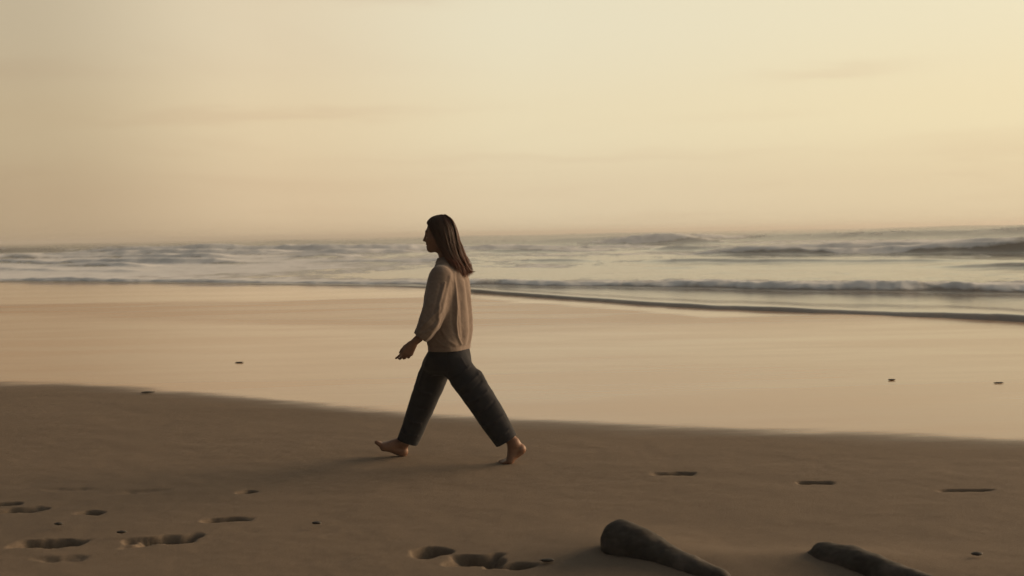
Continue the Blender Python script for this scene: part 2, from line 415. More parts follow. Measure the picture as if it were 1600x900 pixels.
# footprints: centre (photo), length, width, depth, heading of the long side
PRINTS = []
def fprint(px, py, ln, wd, dp, ang=0): g = G(px, py); PRINTS.append((g[0], g[1], ln, wd, dp, R(ang)))
fprint(1052, 741, .23, .10, .045, -4); fprint(1276, 755, .22, .09, .04, -8); fprint(1507, 768, .26, .06, .03, -3)
fprint(80, 850, .30, .16, .075, 3); fprint(254, 845, .28, .19, .085, 14); fprint(358, 814, .22, .13, .06, 4)
fprint(34, 798, .22, .12, .055, 8); fprint(2, 790, .2, .10, .04, 10); fprint(140, 802, .15, .08, .04, -10); fprint(386, 770, .12, .08, .035, 20)
fprint(672, 864, .16, .17, .075, 10); fprint(742, 877, .22, .18, .085, -6); fprint(796, 888, .18, .09, .05, -12)
fprint(215, 770, .30, .14, .006, 5); fprint(110, 766, .34, .12, .004, 0); fprint(95, 873, .25, .12, .010, 0)
ROCKBASE = [(G(980, 866), .34, .14), (G(1085, 892), .30, .10), (G(1320, 884), .34, .10)]
def sand_h(x, y, wetm):
    z = .010 * fbm(x * .8, y * 1.1, seed=3, octv=3) * (1 - wetm) + .0012 * fbm(x * .35, y * .6, seed=9, octv=2)
    z = z + .003 * fbm(x * 6, y * 7, seed=5, octv=3) * (1 - wetm) + .006 * (1 - wetm)
    for (cx, cy, ln, wd, dp, a) in PRINTS:
        m = (np.abs(x - cx) < ln * 1.5) & (np.abs(y - cy) < ln * 1.5)
        if not m.any(): continue
        xx, yy = x[m] - cx, y[m] - cy
        u, v = (xx * math.cos(a) + yy * math.sin(a)) / (ln / 2), (-xx * math.sin(a) + yy * math.cos(a)) / (wd / 2)
        u = u + .30 * vnoise(x[m] * 13, y[m] * 13, seed=31); v = v + .40 * vnoise(x[m] * 12, y[m] * 12, seed=37)
        q = (1 - sstep(.15, 1.25, np.abs(u))) * (1 - sstep(.25, 1.05, np.abs(v)))
        z[m] += -1.9 * dp * q * (1 + .35 * vnoise(x[m] * 30, y[m] * 30, seed=41))
    for (c, rx, ry) in ROCKBASE:     # sand banked round the half-buried rocks
        z += .045 * np.exp(-((x - c[0]) / (rx * 1.25)) ** 2 - ((y - c[1]) / (ry * 2.2)) ** 2)
    return z
def fan(rows_fn, nc, nr, u):
    Dp = rows_fn(u)                 # (nr, nc) depths
    X = Dp * u[None, :]; return X, Dp
def grid_quads(nr, nc):
    i = np.arange(nr - 1)[:, None] * nc + np.arange(nc - 1)[None, :]
    return np.stack([i, i + 1, i + 1 + nc, i + nc], -1).reshape(-1, 4)
def wetness(X, Y, u):
    dw = lookup(WETLINE, u)[None, :]
    return np.clip(.5 + (Y - dw) / (.15 * dw), 0, 1)
def film_at(X, Y, u):
    a, bb, e = lookup(DULL_A, u)[None, :], lookup(DULL_B, u)[None, :], lookup(EDGE, u)[None, :]
    nn = .06 * fbm(X * .25, Y * .6, seed=77, octv=3)
    near = sstep(.98, 1.02, Y / a + nn)          # sheet of water between the dull band and the sea
    low = sstep(1.0, .85, Y / bb + nn) * .55
    return np.clip(near + low, 0, 1)
u = np.linspace(-TMAX, TMAX, 900)
nr = 520
tt = np.linspace(0, 1, nr)[:, None]
X, Y = fan(lambda u: 2.6 * (lookup(WETLINE, u)[None, :] / 2.6) ** (tt ** .72), 900, nr, u)
wv_ = wetness(X, Y, u)
Z = sand_h(X, Y, wv_)
kind(mesh_from('dry_sand', np.stack([X, Y, Z], -1).reshape(-1, 3), grid_quads(nr, 900), M_SAND,
     attrs={'wet': wv_.ravel(), 'film': np.zeros(X.size)}), 'structure')
u2 = u[::2]; nr = 420; tt = np.linspace(0, 1, nr)[:, None]
X, Y = fan(lambda u: lookup(WETLINE, u)[None, :] * (lookup(EDGE, u)[None, :] * 1.12 / lookup(WETLINE, u)[None, :]) ** tt, len(u2), nr, u2)
wv_ = wetness(X, Y, u2)
Z = sand_h(X, Y, wv_)
# thin shallow runnels in the wet sand
kind(mesh_from('wet_sand', np.stack([X, Y, Z], -1).reshape(-1, 3), grid_quads(nr, len(u2)), M_SAND,
     attrs={'wet': wv_.ravel(), 'film': film_at(X, Y, u2).ravel()}), 'structure')
gq = 6000.0
gv = [(-gq, -gq, -.45), (gq, -gq, -.45), (gq, gq, -.45), (-gq, gq, -.45)]
kind(mesh_from('ground', gv, [(0, 1, 2, 3)], M_SAND, smooth=False, attrs={'wet': np.zeros(4), 'film': np.zeros(4)}), 'structure')

# sea: rows start at the water's edge and run to the horizon
us = np.linspace(-TMAX, TMAX, 760)
r1 = np.concatenate([np.linspace(-.012, .02, 26)[:-1], .02 + (np.linspace(0, 1, 560) ** 1.15) * math.log(12), math.log(12) + .02 + np.linspace(.02, math.log(14), 60)])
De, Db = lookup(EDGE, us)[None, :], lookup(BORE, us)[None, :]
wob = 1.0 + .004 * fbm(us * 60, us * 0, seed=5, octv=3)[None, :] + .006 * fbm(us * 14, us * 0, seed=8, octv=3)[None, :]
Y = De * wob * np.exp(r1)[:, None]; X = Y * us[None, :]
s = Y - De * wob                                     # metres out from the edge
sb = Y - Db * (1 + .006 * fbm(us * 45, us * 0, seed=15, octv=4)[None, :])
two = sstep(.01, .10, (Db - De) / De)                # where a separate thin sheet runs ahead of the bore
lip = (.026 + .046 * two) * (1 + .35 * fbm(X * .5, X * 0, seed=21, octv=3))
z = -.06 + (lip + .06) * sstep(-.10, .42, s) * (1 - .35 * sstep(.6, 3.0, s))
foam = np.full(X.shape, .14)
# foaming bore rolling in
bh = .17 + .07 * fbm(X * .35, Y * 0, seed=23, octv=3)
bo = sstep(-.15, .55, sb) * np.exp(-np.maximum(sb - .5, 0) / 4.5)
z += bh * bo * (1 + .55 * fbm(X * 1.1, Y * 1.7, seed=25, octv=5)) * (.55 + .45 * two)
left = sstep(.02, -.30, us)[None, :]
foam += .24 * sstep(-.25, .15, sb) * np.exp(-(np.maximum(sb - .8, 0) / 1.6) ** 2)
foam += sstep(-.1, .3, sb) * (.34 + .14 * left) * (np.exp(-np.maximum(sb - 1, 0) / (3.6 + 9 * left))) + .20 * left * sstep(0, .4, sb) * np.exp(-np.maximum(sb, 0) / 40)
foam += -.25 * sstep(.0, -.5, sb) * two
# rows of waves: (offset metres behind bore line near x=0, slope, height, front width, back width, foam, seed)
for (y0, slp, h, wf, wb_, fo, sd_) in [(45, -.80, .16, .7, 2.4, .14, 1), (53, -.75, .22, .8, 3.0, .18, 2), (63, -.75, .26, .9, 3.2, .22, 11), (80, -.80, .72, 1.2, 4.5, .50, 3), (96, -.65, .50, 1.6, 6, .36, 4),
                                  (114, -.6, .80, 2.0, 8, .44, 5), (138, -.5, 1.1, 3.5, 10, .36, 6), (172, -.45, 1.15, 6, 13, .20, 7), (222, -.35, 1.15, 9, 18, .08, 8), (300, -.25, 1.1, 14, 24, 0, 9), (400, -.2, 1.1, 20, 30, 0, 10)]:
    yc = y0 + slp * X + (1.2 + y0 * .03) * fbm(X / (y0 * .15), X * 0, seed=50 + sd_, octv=4)
    am = .42 + 1.5 * fbm(X / (y0 * .20) + 3.1 * sd_, X * 0, seed=70 + sd_, octv=3)
    if sd_ in (3, 4, 5, 11): am = am + .55 * left
    if sd_ == 3: am = am * .5 + .85 * sstep(8, 14, X)
    if y0 < 110: am = am * (.75 + .9 * fbm(X * .16 + sd_, X * 0, seed=160 + sd_, octv=2))
    am = np.clip(am, .04, 1.35)
    tq = Y - yc
    prof = np.where(tq < 0, np.exp(-(tq / wf) ** 2), np.exp(-(tq / wb_) ** 2))
    z += h * am * prof
    brk = np.clip(.45 + 1.4 * fbm(X / (y0 * .13) + 9 * sd_, X * 0, seed=90 + sd_, octv=3) + .25 * left, 0, 1.3)
    if sd_ == 3: brk = np.clip(brk * .5 + sstep(.16, .22, us)[None, :] * (.5 + .75 * np.exp(-((us[None, :] - .29) / .035) ** 4)), 0, 1.35)
    # white water on the crest and trailing behind it, the face itself stays dark except where it tumbles
    crest = sstep(-1.0 * wf, -.40 * wf, tq + .35 * wf * fbm(X * .5, Y * 0, seed=180 + sd_, octv=3)) * np.exp(-np.maximum(tq, 0) / (wb_ * 1.3))
    tumble = sstep(.55, 1.2, brk + .35 * fbm(X * .35, Y * .3, seed=140 + sd_, octv=4)) * sstep(-1.7 * wf, -.7 * wf, tq) * (tq < 0)
    foam += fo * 1.25 * brk * crest + fo * 1.2 * tumble
    foam -= .36 * np.exp(-((tq + 1.25 * wf) / (wf * .55)) ** 2) * np.clip(1 - tumble * 1.3, 0, 1) * np.clip(am, 0, 1)
    z += .16 * h * brk * crest * fbm(X * .9, Y * 1.0, seed=110 + sd_, octv=4)
foam += (.30 * left + .24) * sstep(46, 60, Y) * sstep(190, 120, Y)
out_ = sstep(35, 90, Y) * sstep(1500, 300, Y)
z += (.022 * fbm(X * .5, Y * .9, seed=130, octv=4) * sstep(2, 10, sb) + .08 * fbm(X * .10, Y * .25, seed=131, octv=3) * out_)
z = np.where(Y > 1500, z * .3, z)
shallow = 1 - sstep(2, 22, sb)
kind(mesh_from('sea', np.stack([X, Y, z], -1).reshape(-1, 3), grid_quads(*X.shape), M_SEA,
     attrs={'foam': np.clip(foam, -.4, 1.1).ravel(), 'shallow': shallow.ravel(), 'chop': sstep(80, 190, Y).ravel()}), 'structure')

# ------------------------------------------------------------------ the walking person
YC = 8.0
def P(px, py, dy=0.0): return W(px, py, YC + dy)
base = np.array([*G(705, 722)[:1], YC, .03])
person = bpy.data.objects.new('person', None); C.objects.link(person); person.location = base
person['label'] = 'barefoot person with long brown hair in beige sweater and dark trousers walking along the sand'
person['category'] = 'person'

# -- body
lo = P(578, 735, 0); hi = P(830, 330, 0)
B = Field((lo[0], YC - .36, lo[2] - .02), (hi[0], YC + .34, hi[2] + .02), .0036)
B.ell(P(689.5, 360.5), (.094, .073, .096), .02)                       # cranium
B.ell(P(680.5, 374), (.062, .057, .082), .03, tilt=-.10)              # face
B.cone(P(672.5, 388.5, -.010), P(672.5, 388.5, .010), .017, .017, .02)   # chin
for sy in (-1, 1):
    B.cone(P(673, 389, sy * .012), P(692, 377, sy * .050), .015, .018, .025)   # jaw
    B.cone(P(670, 374, sy * .032), P(677, 373, sy * .048), .014, .014, .02)    # cheekbone
B.cone(P(667.2, 362.5, -.024), P(667.2, 362.5, .024), .011, .011, .015)  # brow
B.cone(P(665.9, 366), P(662.6, 375.6), .006, .0085, .010)             # nose
for sy in (-1, 1): B.cone(P(665.6, 376.8, sy * .009), P(666.8, 376.6, sy * .012), .0068, .006, .008)
for sy in (-1, 1):
    B.ell(P(666.6, 367.8, sy * .031), (.012, .013, .008), .012, op='s')    # eye socket
    B.ell(P(669.0, 368.0, sy * .031), (.0125, .0125, .0118), .004)         # eye under its lid
B.cone(P(666.9, 381.6, -.013), P(666.9, 381.6, .013), .0062, .0062, .008)  # lips
B.cone(P(667.6, 385.4, -.011), P(667.6, 385.4, .011), .0064, .0064, .007)
B.cone(P(666.0, 383.5, -.020), P(666.0, 383.5, .020), .0022, .0022, .004, op='s')
for sy in (-1, 1): B.ell(P(692, 371, sy * .076), (.016, .008, .030), .008)  # ear
B.chain([P(693.5, 381), P(697, 404), P(700, 416)], [.049, .045, .045], .03)               # neck
B.chain([P(700, 432), P(699, 455), P(702, 500), P(701, 548)], [.085, .095, .085, .090], .04, sy=1.15)   # trunk
for sy in (-1, 1): B.cone(P(700, 430, 0), P(700 + sy * 8, 434, sy * .12), .040, .038, .03)
# near (left) arm, swung forward
B.chain([P(690, 432, -.13), P(682, 478, -.205), P(655, 528, -.235), P(646.5, 535.5, -.235)], [.047, .040, .027, .0235], .02)
# far (right) arm, hanging back
B.chain([P(708, 434, .13), P(714, 482, .20), P(719, 535, .215), P(720, 543, .215)], [.047, .040, .027, .0235], .02)
def hand(wr, axis, fwd, inn, curl):
    axis, fwd, inn = (np.array(v, float) / np.linalg.norm(v) for v in (axis, fwd, inn))
    wr = np.array(wr)
    kn = []
    for i, o in enumerate((.026, .009, -.008, -.024)):               # index .. little
        k_ = wr + axis * (.080, .083, .079, .071)[i] + fwd * o
        B.cone(wr + axis * .018 + fwd * o * .55, k_, .0155, .0125, .012, sy=.95)
        kn.append(k_)
    for i, k_ in enumerate(kn):
        ln = (.035, .039, .036, .029)[i]; c = curl * (.48, .85, 1.1, 1.25)[i]; p = k_; r_ = (.0088, .009, .0086, .0076)[i]
        for j in range(3):
            an = c * (j + .6) * .55
            d = axis * math.cos(an) + inn * math.sin(an) + fwd * (.16 - .075 * i)
            q = p + d / np.linalg.norm(d) * ln * (1, .68, .52)[j]
            B.cone(p, q, r_ * (1, .93, .87)[j], r_ * (.93, .87, .78)[j], .002); p = q
    t0 = wr + axis * .020 + fwd * .016 + inn * .008                   # thumb leaves the side of the palm near its base
    t1 = t0 + axis * .030 + fwd * .014 + inn * .012; t2 = t1 + axis * .027 + fwd * .004 + inn * .006; t3 = t2 + axis * .021 + fwd * .000 + inn * .004
    B.cone(t0, t1, .0150, .0112, .012); B.cone(t1, t2, .0105, .0095, .005); B.cone(t2, t3, .0095, .0075, .004)
hand(P(646.5, 535.5, -.235), P(635.5, 553.5, 0) - P(646.5, 535.5, 0), P(626.5, 548, 0) - P(635.5, 553.5, 0), (-.35, 1, .0), 1.25)
hand(P(720, 543, .215), P(721, 570, 0) - P(720, 543, 0), (-1, 0, 0), (0, -1, 0), .8)
# legs
B.chain([P(693, 566, .07), P(662, 628, .10), P(632, 690, .15)], [.062, .054, .036], .02)
B.chain([P(710, 568, -.065), P(754, 630, -.11), P(801, 691, -.14)], [.060, .054, .036], .02)
def foot(ank, heel, ball, toe, wside, rb=.019, big=1):
    # wside: +1/-1, the side (in depth) on which the big toe lies
    ank, heel, ball, toe = map(np.array, (ank, heel, ball, toe))
    B.cone(ank, heel, .032, .026, .02); B.cone(heel, heel + (ball - heel) * .25, .0265, .025, .02)
    for o in (-.026, 0, .024):
        bl = ball + np.array([0, o, 0])
        B.cone(heel, bl, .023, rb, .02); B.cone(ank + (ball - ank) * .12, bl, .028, rb, .025)
    d = toe - ball; ln = np.linalg.norm(d)
    for i in range(5):
        o = wside * (.030 - .0155 * i)
        f = (1.0, .98, .90, .80, .70)[i]; r_ = (.0140, .0095, .0088, .0084, .0080)[i]
        a_ = ball + np.array([0, o, 0]); B.cone(a_, a_ + d * f * .98, rb * .78, r_, .007)
foot(P(631, 691, .165), P(629.5, 705.8, .165), P(600.5, 697.5, .165), P(589.0, 689.8, .165), -1, .0215)
foot(P(804, 692, -.145), P(813.5, 702.0, -.145), P(797.0, 719.0, -.145), P(781.5, 723.6, -.145), 1, .0175)
V, Q = B.mesh(); V = relax(V, Q, 1, .4)
tint = np.tile(np.array([.225, .120, .076]), (len(V), 1))
def spot(c, r, col, f=1.0):
    q = np.sqrt((((V - np.array(c)) / np.array(r)) ** 2).sum(1)); a = (1 - sstep(.7, 1.1, q))[:, None] * f
    tint[:] = tint * (1 - a) + np.array(col) * a
for sy in (-1, 1):
    spot(P(665.8, 367.8, sy * .031), (.008, .013, .0035), (.02, .012, .01))      # lash line and iris
    spot(P(664.8, 367.8, sy * .040), (.008, .004, .0022), (.45, .40, .36))
    spot(P(666.2, 361.6, sy * .028), (.012, .019, .0042), (.045, .025, .018))    # eyebrow
spot(P(665.0, 382.0), (.010, .021, .0048), (.24, .085, .065), .8); spot(P(665.5, 385.4), (.010, .019, .0048), (.24, .085, .065), .8)
mesh_from('body', V, Q, M_SKIN, base, person, attrs={'tint': tint})
del B

# -- sweater
lo = P(640, 552); hi = P(745, 396)
K = Field((lo[0], YC - .37, lo[2]), (hi[0], YC + .34, hi[2]), .0036)
prof = [(404, 685.5, 712, .066), (409, 682.5, 716, .084), (416, 681, 721, .110), (425, 676, 727, .145), (440, 669.5, 731.5, .172), (460, 665, 734, .178), (480, 663, 735.5, .180),
        (500, 663, 736.5, .182), (518, 665, 736.5, .184), (532, 669, 735, .186), (540, 671, 733.5, .182), (549, 671, 733, .178)]
ws = [(P(a, y), P(b_, y)) for y, a, b_, _ in prof]
K.loft([(p[2] + q[2]) / 2 for p, q in ws], [(p[0] + q[0]) / 2 for p, q in ws], [(q[0] - p[0]) / 2 for p, q in ws], [p[3] for p in prof], YC, .02, 2.6, R(20))
for pts, rs in (([P(693, 423, -.080), P(689, 433, -.135), P(679.5, 480, -.215), P(671, 505, -.238), P(663.0, 519.5, -.238)], [.055, .078, .074, .070, .058]),
                ([P(704, 424, .080), P(710, 436, .130), P(715, 480, .200), P(716, 508, .22), P(718, 522, .217)], [.055, .078, .072, .068, .058])):
    K.chain(pts, rs, .035)
K.chain([P(667, 513.5, -.237), P(655.5, 528.5, -.236)], [.050, .047], .012)          # ribbed cuffs
K.chain([P(718, 520, .217), P(720, 534, .215)], [.045, .040], .012)
K.chain([P(697.5, 407, -.0), P(700, 412, 0)], [.056, .064], .02)                       # collar roll
cutd = P(655.5, 528.5, 0) - P(667, 513.5, 0)
hem = P(701, 546.5)
K.D = np.where((K.ax[2][None, None, :] < hem[2]) & (np.abs(K.ax[1][None, :, None] - YC) < .20) & (K.ax[0][:, None, None] > P(669, 545)[0]), np.maximum(K.D, (hem[2] - K.ax[2])[None, None, :]), K.D).astype(np.float32)
# near cuff opening
def cutlocal(p, n, r):
    p = np.asarray(p); n = np.asarray(n) / np.linalg.norm(n)
    sl, X, Y, Z = K.sub(p - r, p + r, 0)
    d = (X - p[0]) * n[0] + (Y - p[1]) * n[1] + (Z - p[2]) * n[2]
    K.D[sl] = np.maximum(K.D[sl], d)
cutlocal(P(656.5, 527.2, -.236), cutd, .075)
K.cone(P(652, 532, -.236), P(662, 520, -.237), .043, .038, .004, op='s')
# open neck and hem
K.cone(P(689, 388), P(697.5, 402.5), .046, .048, .006, op='s')
V, Q = K.mesh(); V = relax(V, Q, 2, .5)
Nn = vnormals(V, Q)
def dist2(V, pts):
    d = np.full(len(V), 9.)
    for a, b_ in zip(pts[:-1], pts[1:]):
        a, b_ = np.array(a)[[0, 2]], np.array(b_)[[0, 2]]; p = V[:, [0, 2]]; ab = b_ - a
        t_ = np.clip(((p - a) @ ab) / (ab @ ab), 0, 1); d = np.minimum(d, np.linalg.norm(p - a - t_[:, None] * ab, axis=1))
    return d
FOLD = .62
def ridge(disp, Nn, pts, amp, sig, near=True):
    side = np.clip(-Nn[:, 1] if near else Nn[:, 1], 0, 1) ** .5
    disp += FOLD * amp * np.exp(-(dist2(V, [P(*p) for p in pts]) / sig) ** 2) * side
zrel = V[:, 2]
disp = np.zeros(len(V))
soft = sstep(hem[2] + .01, hem[2] + .06, V[:, 2])
ridge(disp, Nn, [(712, 424), (714.5, 450), (715.5, 480), (714.5, 505), (717, 522), (722, 535)], .013, .007)   # long fold down the back panel
ridge(disp, Nn, [(708, 440), (710, 465), (709, 495), (711, 515)], -.008, .010)
ridge(disp, Nn, [(725, 440), (727, 480), (729, 515), (727, 535)], .006, .010)
ridge(disp, Nn, [(721, 470), (722, 500), (724, 525)], -.006, .008)
ridge(disp, Nn, [(705, 430), (701, 455), (694, 480), (686, 503), (677, 518)], .008, .009)
ridge(disp, Nn, [(698, 440), (690, 470), (688, 492)], .009, .008)
ridge(disp, Nn, [(692, 442), (686, 468), (682, 485)], -.007, .008)
ridge(disp, Nn, [(690, 478), (676, 494), (664, 506)], .010, .008)
ridge(disp, Nn, [(694, 486), (680, 502), (668, 512)], -.008, .008)
ridge(disp, Nn, [(690, 498), (678, 511), (662, 516)], .007, .007)
ridge(disp, Nn, [(676, 440), (670, 470), (664, 495)], .006, .009)
ridge(disp, Nn, [(692, 512), (702, 528), (714, 536)], .006, .009)
ridge(disp, Nn, [(684, 528), (694, 536), (706, 540)], .005, .007)
back = np.clip(Nn[:, 0], 0, 1)
disp += .004 * back * np.cos((V[:, 1] - YC) * 62 + 2.2 * vnoise(V[:, 1] * 9, V[:, 2] * 3.5, seed=4)) * soft
disp += .0050 * fbm(V[:, 0] * 14, V[:, 1] * 14, V[:, 2] * 5, seed=61, octv=2) + .0012 * fbm(V[:, 0] * 34 + V[:, 2] * 20, V[:, 1] * 30, V[:, 2] * 16, seed=66, octv=2)
far = np.clip(Nn[:, 1], 0, 1)
disp += .008 * far * np.sin(V[:, 2] * 34 + V[:, 0] * 45 + 3 * vnoise(V[:, 0] * 8, V[:, 2] * 8, seed=12))
# gathered cuff, ribbed hem band
cw = np.exp(-(np.linalg.norm(V - P(659.5, 523.5, -.236), axis=1) / .055) ** 4)
ang = np.arctan2(V[:, 1] - (YC - .236), (V[:, 0] - P(660, 523)[0]) * .8 + (V[:, 2] - P(660, 523)[2]) * -.6)
disp = disp * (1 - .7 * cw) + .0035 * cw * np.sin(ang * 15)
band = (1 - sstep(hem[2] + .030, hem[2] + .045, V[:, 2])) * (np.abs(V[:, 1] - YC) < .205) * (V[:, 0] > P(668, 545)[0])
disp = disp * (.4 + .6 * soft) - .002 * band
V = V + Nn * disp[:, None]
V = relax(V, Q, 3, .4)
mesh_from('sweater', V, Q, M_SWEATER, base, person)
del K

# -- trousers
lo = P(612, 705); hi = P(815, 532)
T = Field((lo[0], YC - .30, lo[2]), (hi[0], YC + .32, hi[2]), .0038)
prof = [(538, 672, 731, .140), (546, 670, 732.5, .150), (556, 665.5, 734.5, .160), (566, 662, 736, .150), (576, 664, 738, .130), (584, 672, 732, .09)]
ws = [(P(a, y), P(b_, y)) for y, a, b_, _ in prof]
T.loft([(p[2] + q[2]) / 2 for p, q in ws], [(p[0] + q[0]) / 2 for p, q in ws], [(q[0] - p[0]) / 2 for p, q in ws], [p[3] for p in prof], YC, .03, 2.2, R(18))
T.chain([P(691, 554, .075), P(684, 570, .085), P(675.5, 590, .09), P(662.5, 625, .105), P(652, 652, .125), P(636.5, 690, .15), P(632, 701, .155)], [.085, .096, .097, .090, .081, .071, .069], .05)
T.chain([P(710, 566, -.070), P(725.5, 590, -.09), P(751, 624, -.11), P(773, 659, -.13), P(792, 690, -.14), P(799, 701, -.145)], [.078, .097, .097, .088, .077, .075], .045)
T.cone(P(742.5, 588.5, -.10), P(750, 600, -.11), .050, .046, .010)          # slack cloth behind the thigh
def hemcut(a, b_, Yd, r):
    a, b_ = P(*a, Yd), P(*b_, Yd); d = b_ - a; n = np.array([d[2], 0, -d[0]]); n = n / np.linalg.norm(n)
    if n[2] > 0: n = -n
    mid = (a + b_) / 2
    sl, X, Y, Z = T.sub(mid - r, mid + r, 0)
    T.D[sl] = np.maximum(T.D[sl], (X - mid[0]) * n[0] + (Z - mid[2]) * n[2])
    return mid, n
T.cut(P(701, 545.5), (0, 0, 1))
m1, n1 = hemcut((620, 686), (650, 695.5), .15, .14)
m2, n2 = hemcut((776, 698), (807, 679), -.14, .14)
T.cone(m1 + n1 * .03, m1 - n1 * .06, .060, .056, .004, op='s'); T.cone(m2 + n2 * .03, m2 - n2 * .06, .066, .062, .004, op='s')
V, Q = T.mesh(); V = relax(V, Q, 2, .5); Nn = vnormals(V, Q); disp = np.zeros(len(V))
FOLD = .95
for pts, am, sg in [([(734, 570), (718, 580), (704, 588)], .007, .008), ([(748, 582), (730, 596), (716, 606)], .010, .009), ([(752, 592), (736, 606), (724, 612)], -.008, .008),
                    ([(762, 606), (748, 616), (734, 624)], .008, .009), ([(772, 622), (758, 636), (742, 642)], -.006, .009), ([(786, 642), (772, 652), (756, 662)], .007, .009),
                    ([(797, 662), (784, 672), (772, 684)], .005, .007),
                    ([(668, 560), (662, 580), (655, 600)], .007, .009), ([(646, 606), (656, 614), (672, 616)], .007, .007),
                    ([(640, 630), (652, 638), (664, 640)], -.006, .007), ([(634, 652), (644, 662), (656, 664)], .006, .007), ([(624, 676), (634, 682), (650, 684)], .006, .007),
                    ([(700, 545), (701, 566), (698, 588)], -.004, .006), ([(722, 556), (727, 564), (732, 572)], .003, .006)]:
    ridge(disp, Nn, pts, am, sg)
disp += .0035 * fbm(V[:, 0] * 8 + V[:, 2] * 6, V[:, 1] * 8, V[:, 2] * 9, seed=81, octv=2) + .0010 * fbm(V[:, 0] * 30, V[:, 1] * 30, V[:, 2] * 30, seed=85, octv=2)
V = V + Nn * disp[:, None]; V = relax(V, Q, 3, .4)
mesh_from('trousers', V, Q, M_TROUSERS, base, person)
del T

# -- hair: a dense inner mass and thousands of strands over it
lo = P(655, 440); hi = P(750, 328)
H = Field((lo[0], YC - .13, lo[2]), (hi[0], YC + .13, hi[2]), .0034)
H.ell(P(690.0, 359.5), (.090, .076, .090), .01)
H.cone(P(681, 350.5), P(690, 351), .046, .058, .02, sy=1.1)
H.ell(P(676.0, 383.5), (.058, .12, .125), .010, op='s', tilt=-.16)         # face opening
for sy in (-1, 1):
    H.chain([P(687, 358, sy * .058), P(692, 380, sy * .058), P(700, 399, sy * .066), P(709, 412, sy * .082), P(716, 424, sy * .072)], [.024, .025, .022, .016, .006], .015)
H.chain([P(700, 358), P(705, 380), P(713, 402), P(724, 423)], [.054, .044, .032, .012], .03, sy=1.2)
V, Q = H.mesh(); V = relax(V, Q, 2, .5); Nn = vnormals(V, Q)
V = V - Nn * .004 + Nn * (.003 * np.sin(fbm(V[:, 0] * 25 + V[:, 2] * 8, V[:, 1] * 30, V[:, 2] * 4, seed=5, octv=2) * 9))[:, None]
hv, hq, hs = [V], [Q], [np.full(len(V), .15)]; nv = len(V)
G_ = [  # guides from the face edge to the back, near side; (px, py, half depth)
 [(672.5, 341, .012), (667, 348, .040), (672, 356, .066), (679.5, 368, .078), (686, 384, .080), (694, 399, .092), (704, 410, .116), (712, 423, .108)],
 [(677, 338.5, .012), (674, 346, .055), (681, 358, .078), (688, 374, .085), (694, 390, .084), (702, 403, .092), (711, 415, .110), (717, 430, .096)],
 [(683, 336.5, .012), (684, 345, .064), (691, 358, .084), (697, 375, .086), (702, 392, .082), (711, 407, .084), (718, 419, .088), (723, 434, .072)],
 [(690, 335.5, .010), (696, 344, .055), (703, 358, .072), (707, 376, .072), (711, 392, .068), (718, 408, .058), (725, 420, .056), (731, 434, .046)],
 [(695, 336, .006), (704.5, 343, .026), (711.5, 357, .040), (715, 374, .040), (719.5, 390, .038), (725.5, 406, .030), (731, 418, .022), (737, 430, .016)],
 [(697, 336.5, .0), (706.5, 343, .0), (713.5, 357, .0), (717, 373, .0), (722, 389, .0), (728.5, 405, .0), (733.5, 417, .0), (739, 427, .0)]]
GP = np.array([[np.append(P(a, b_)[[0, 2]], c) for a, b_, c in g] for g in G_])       # (guides, pts, x z d)
def cat(pts, t_):
    n = len(pts) - 1; f = np.clip(t_ * n, 0, n - 1e-6); i = f.astype(int); q = (f - i)[:, None]
    g = lambda k: pts[np.clip(i + k, 0, n)]
    return .5 * ((2 * g(0)) + (-g(-1) + g(1)) * q + (2 * g(-1) - 5 * g(0) + 4 * g(1) - g(2)) * q ** 2 + (-g(-1) + 3 * g(0) - 3 * g(1) + g(2)) * q ** 3)
NS, SEG = 3200, 20
tv = np.linspace(0, 1, SEG)
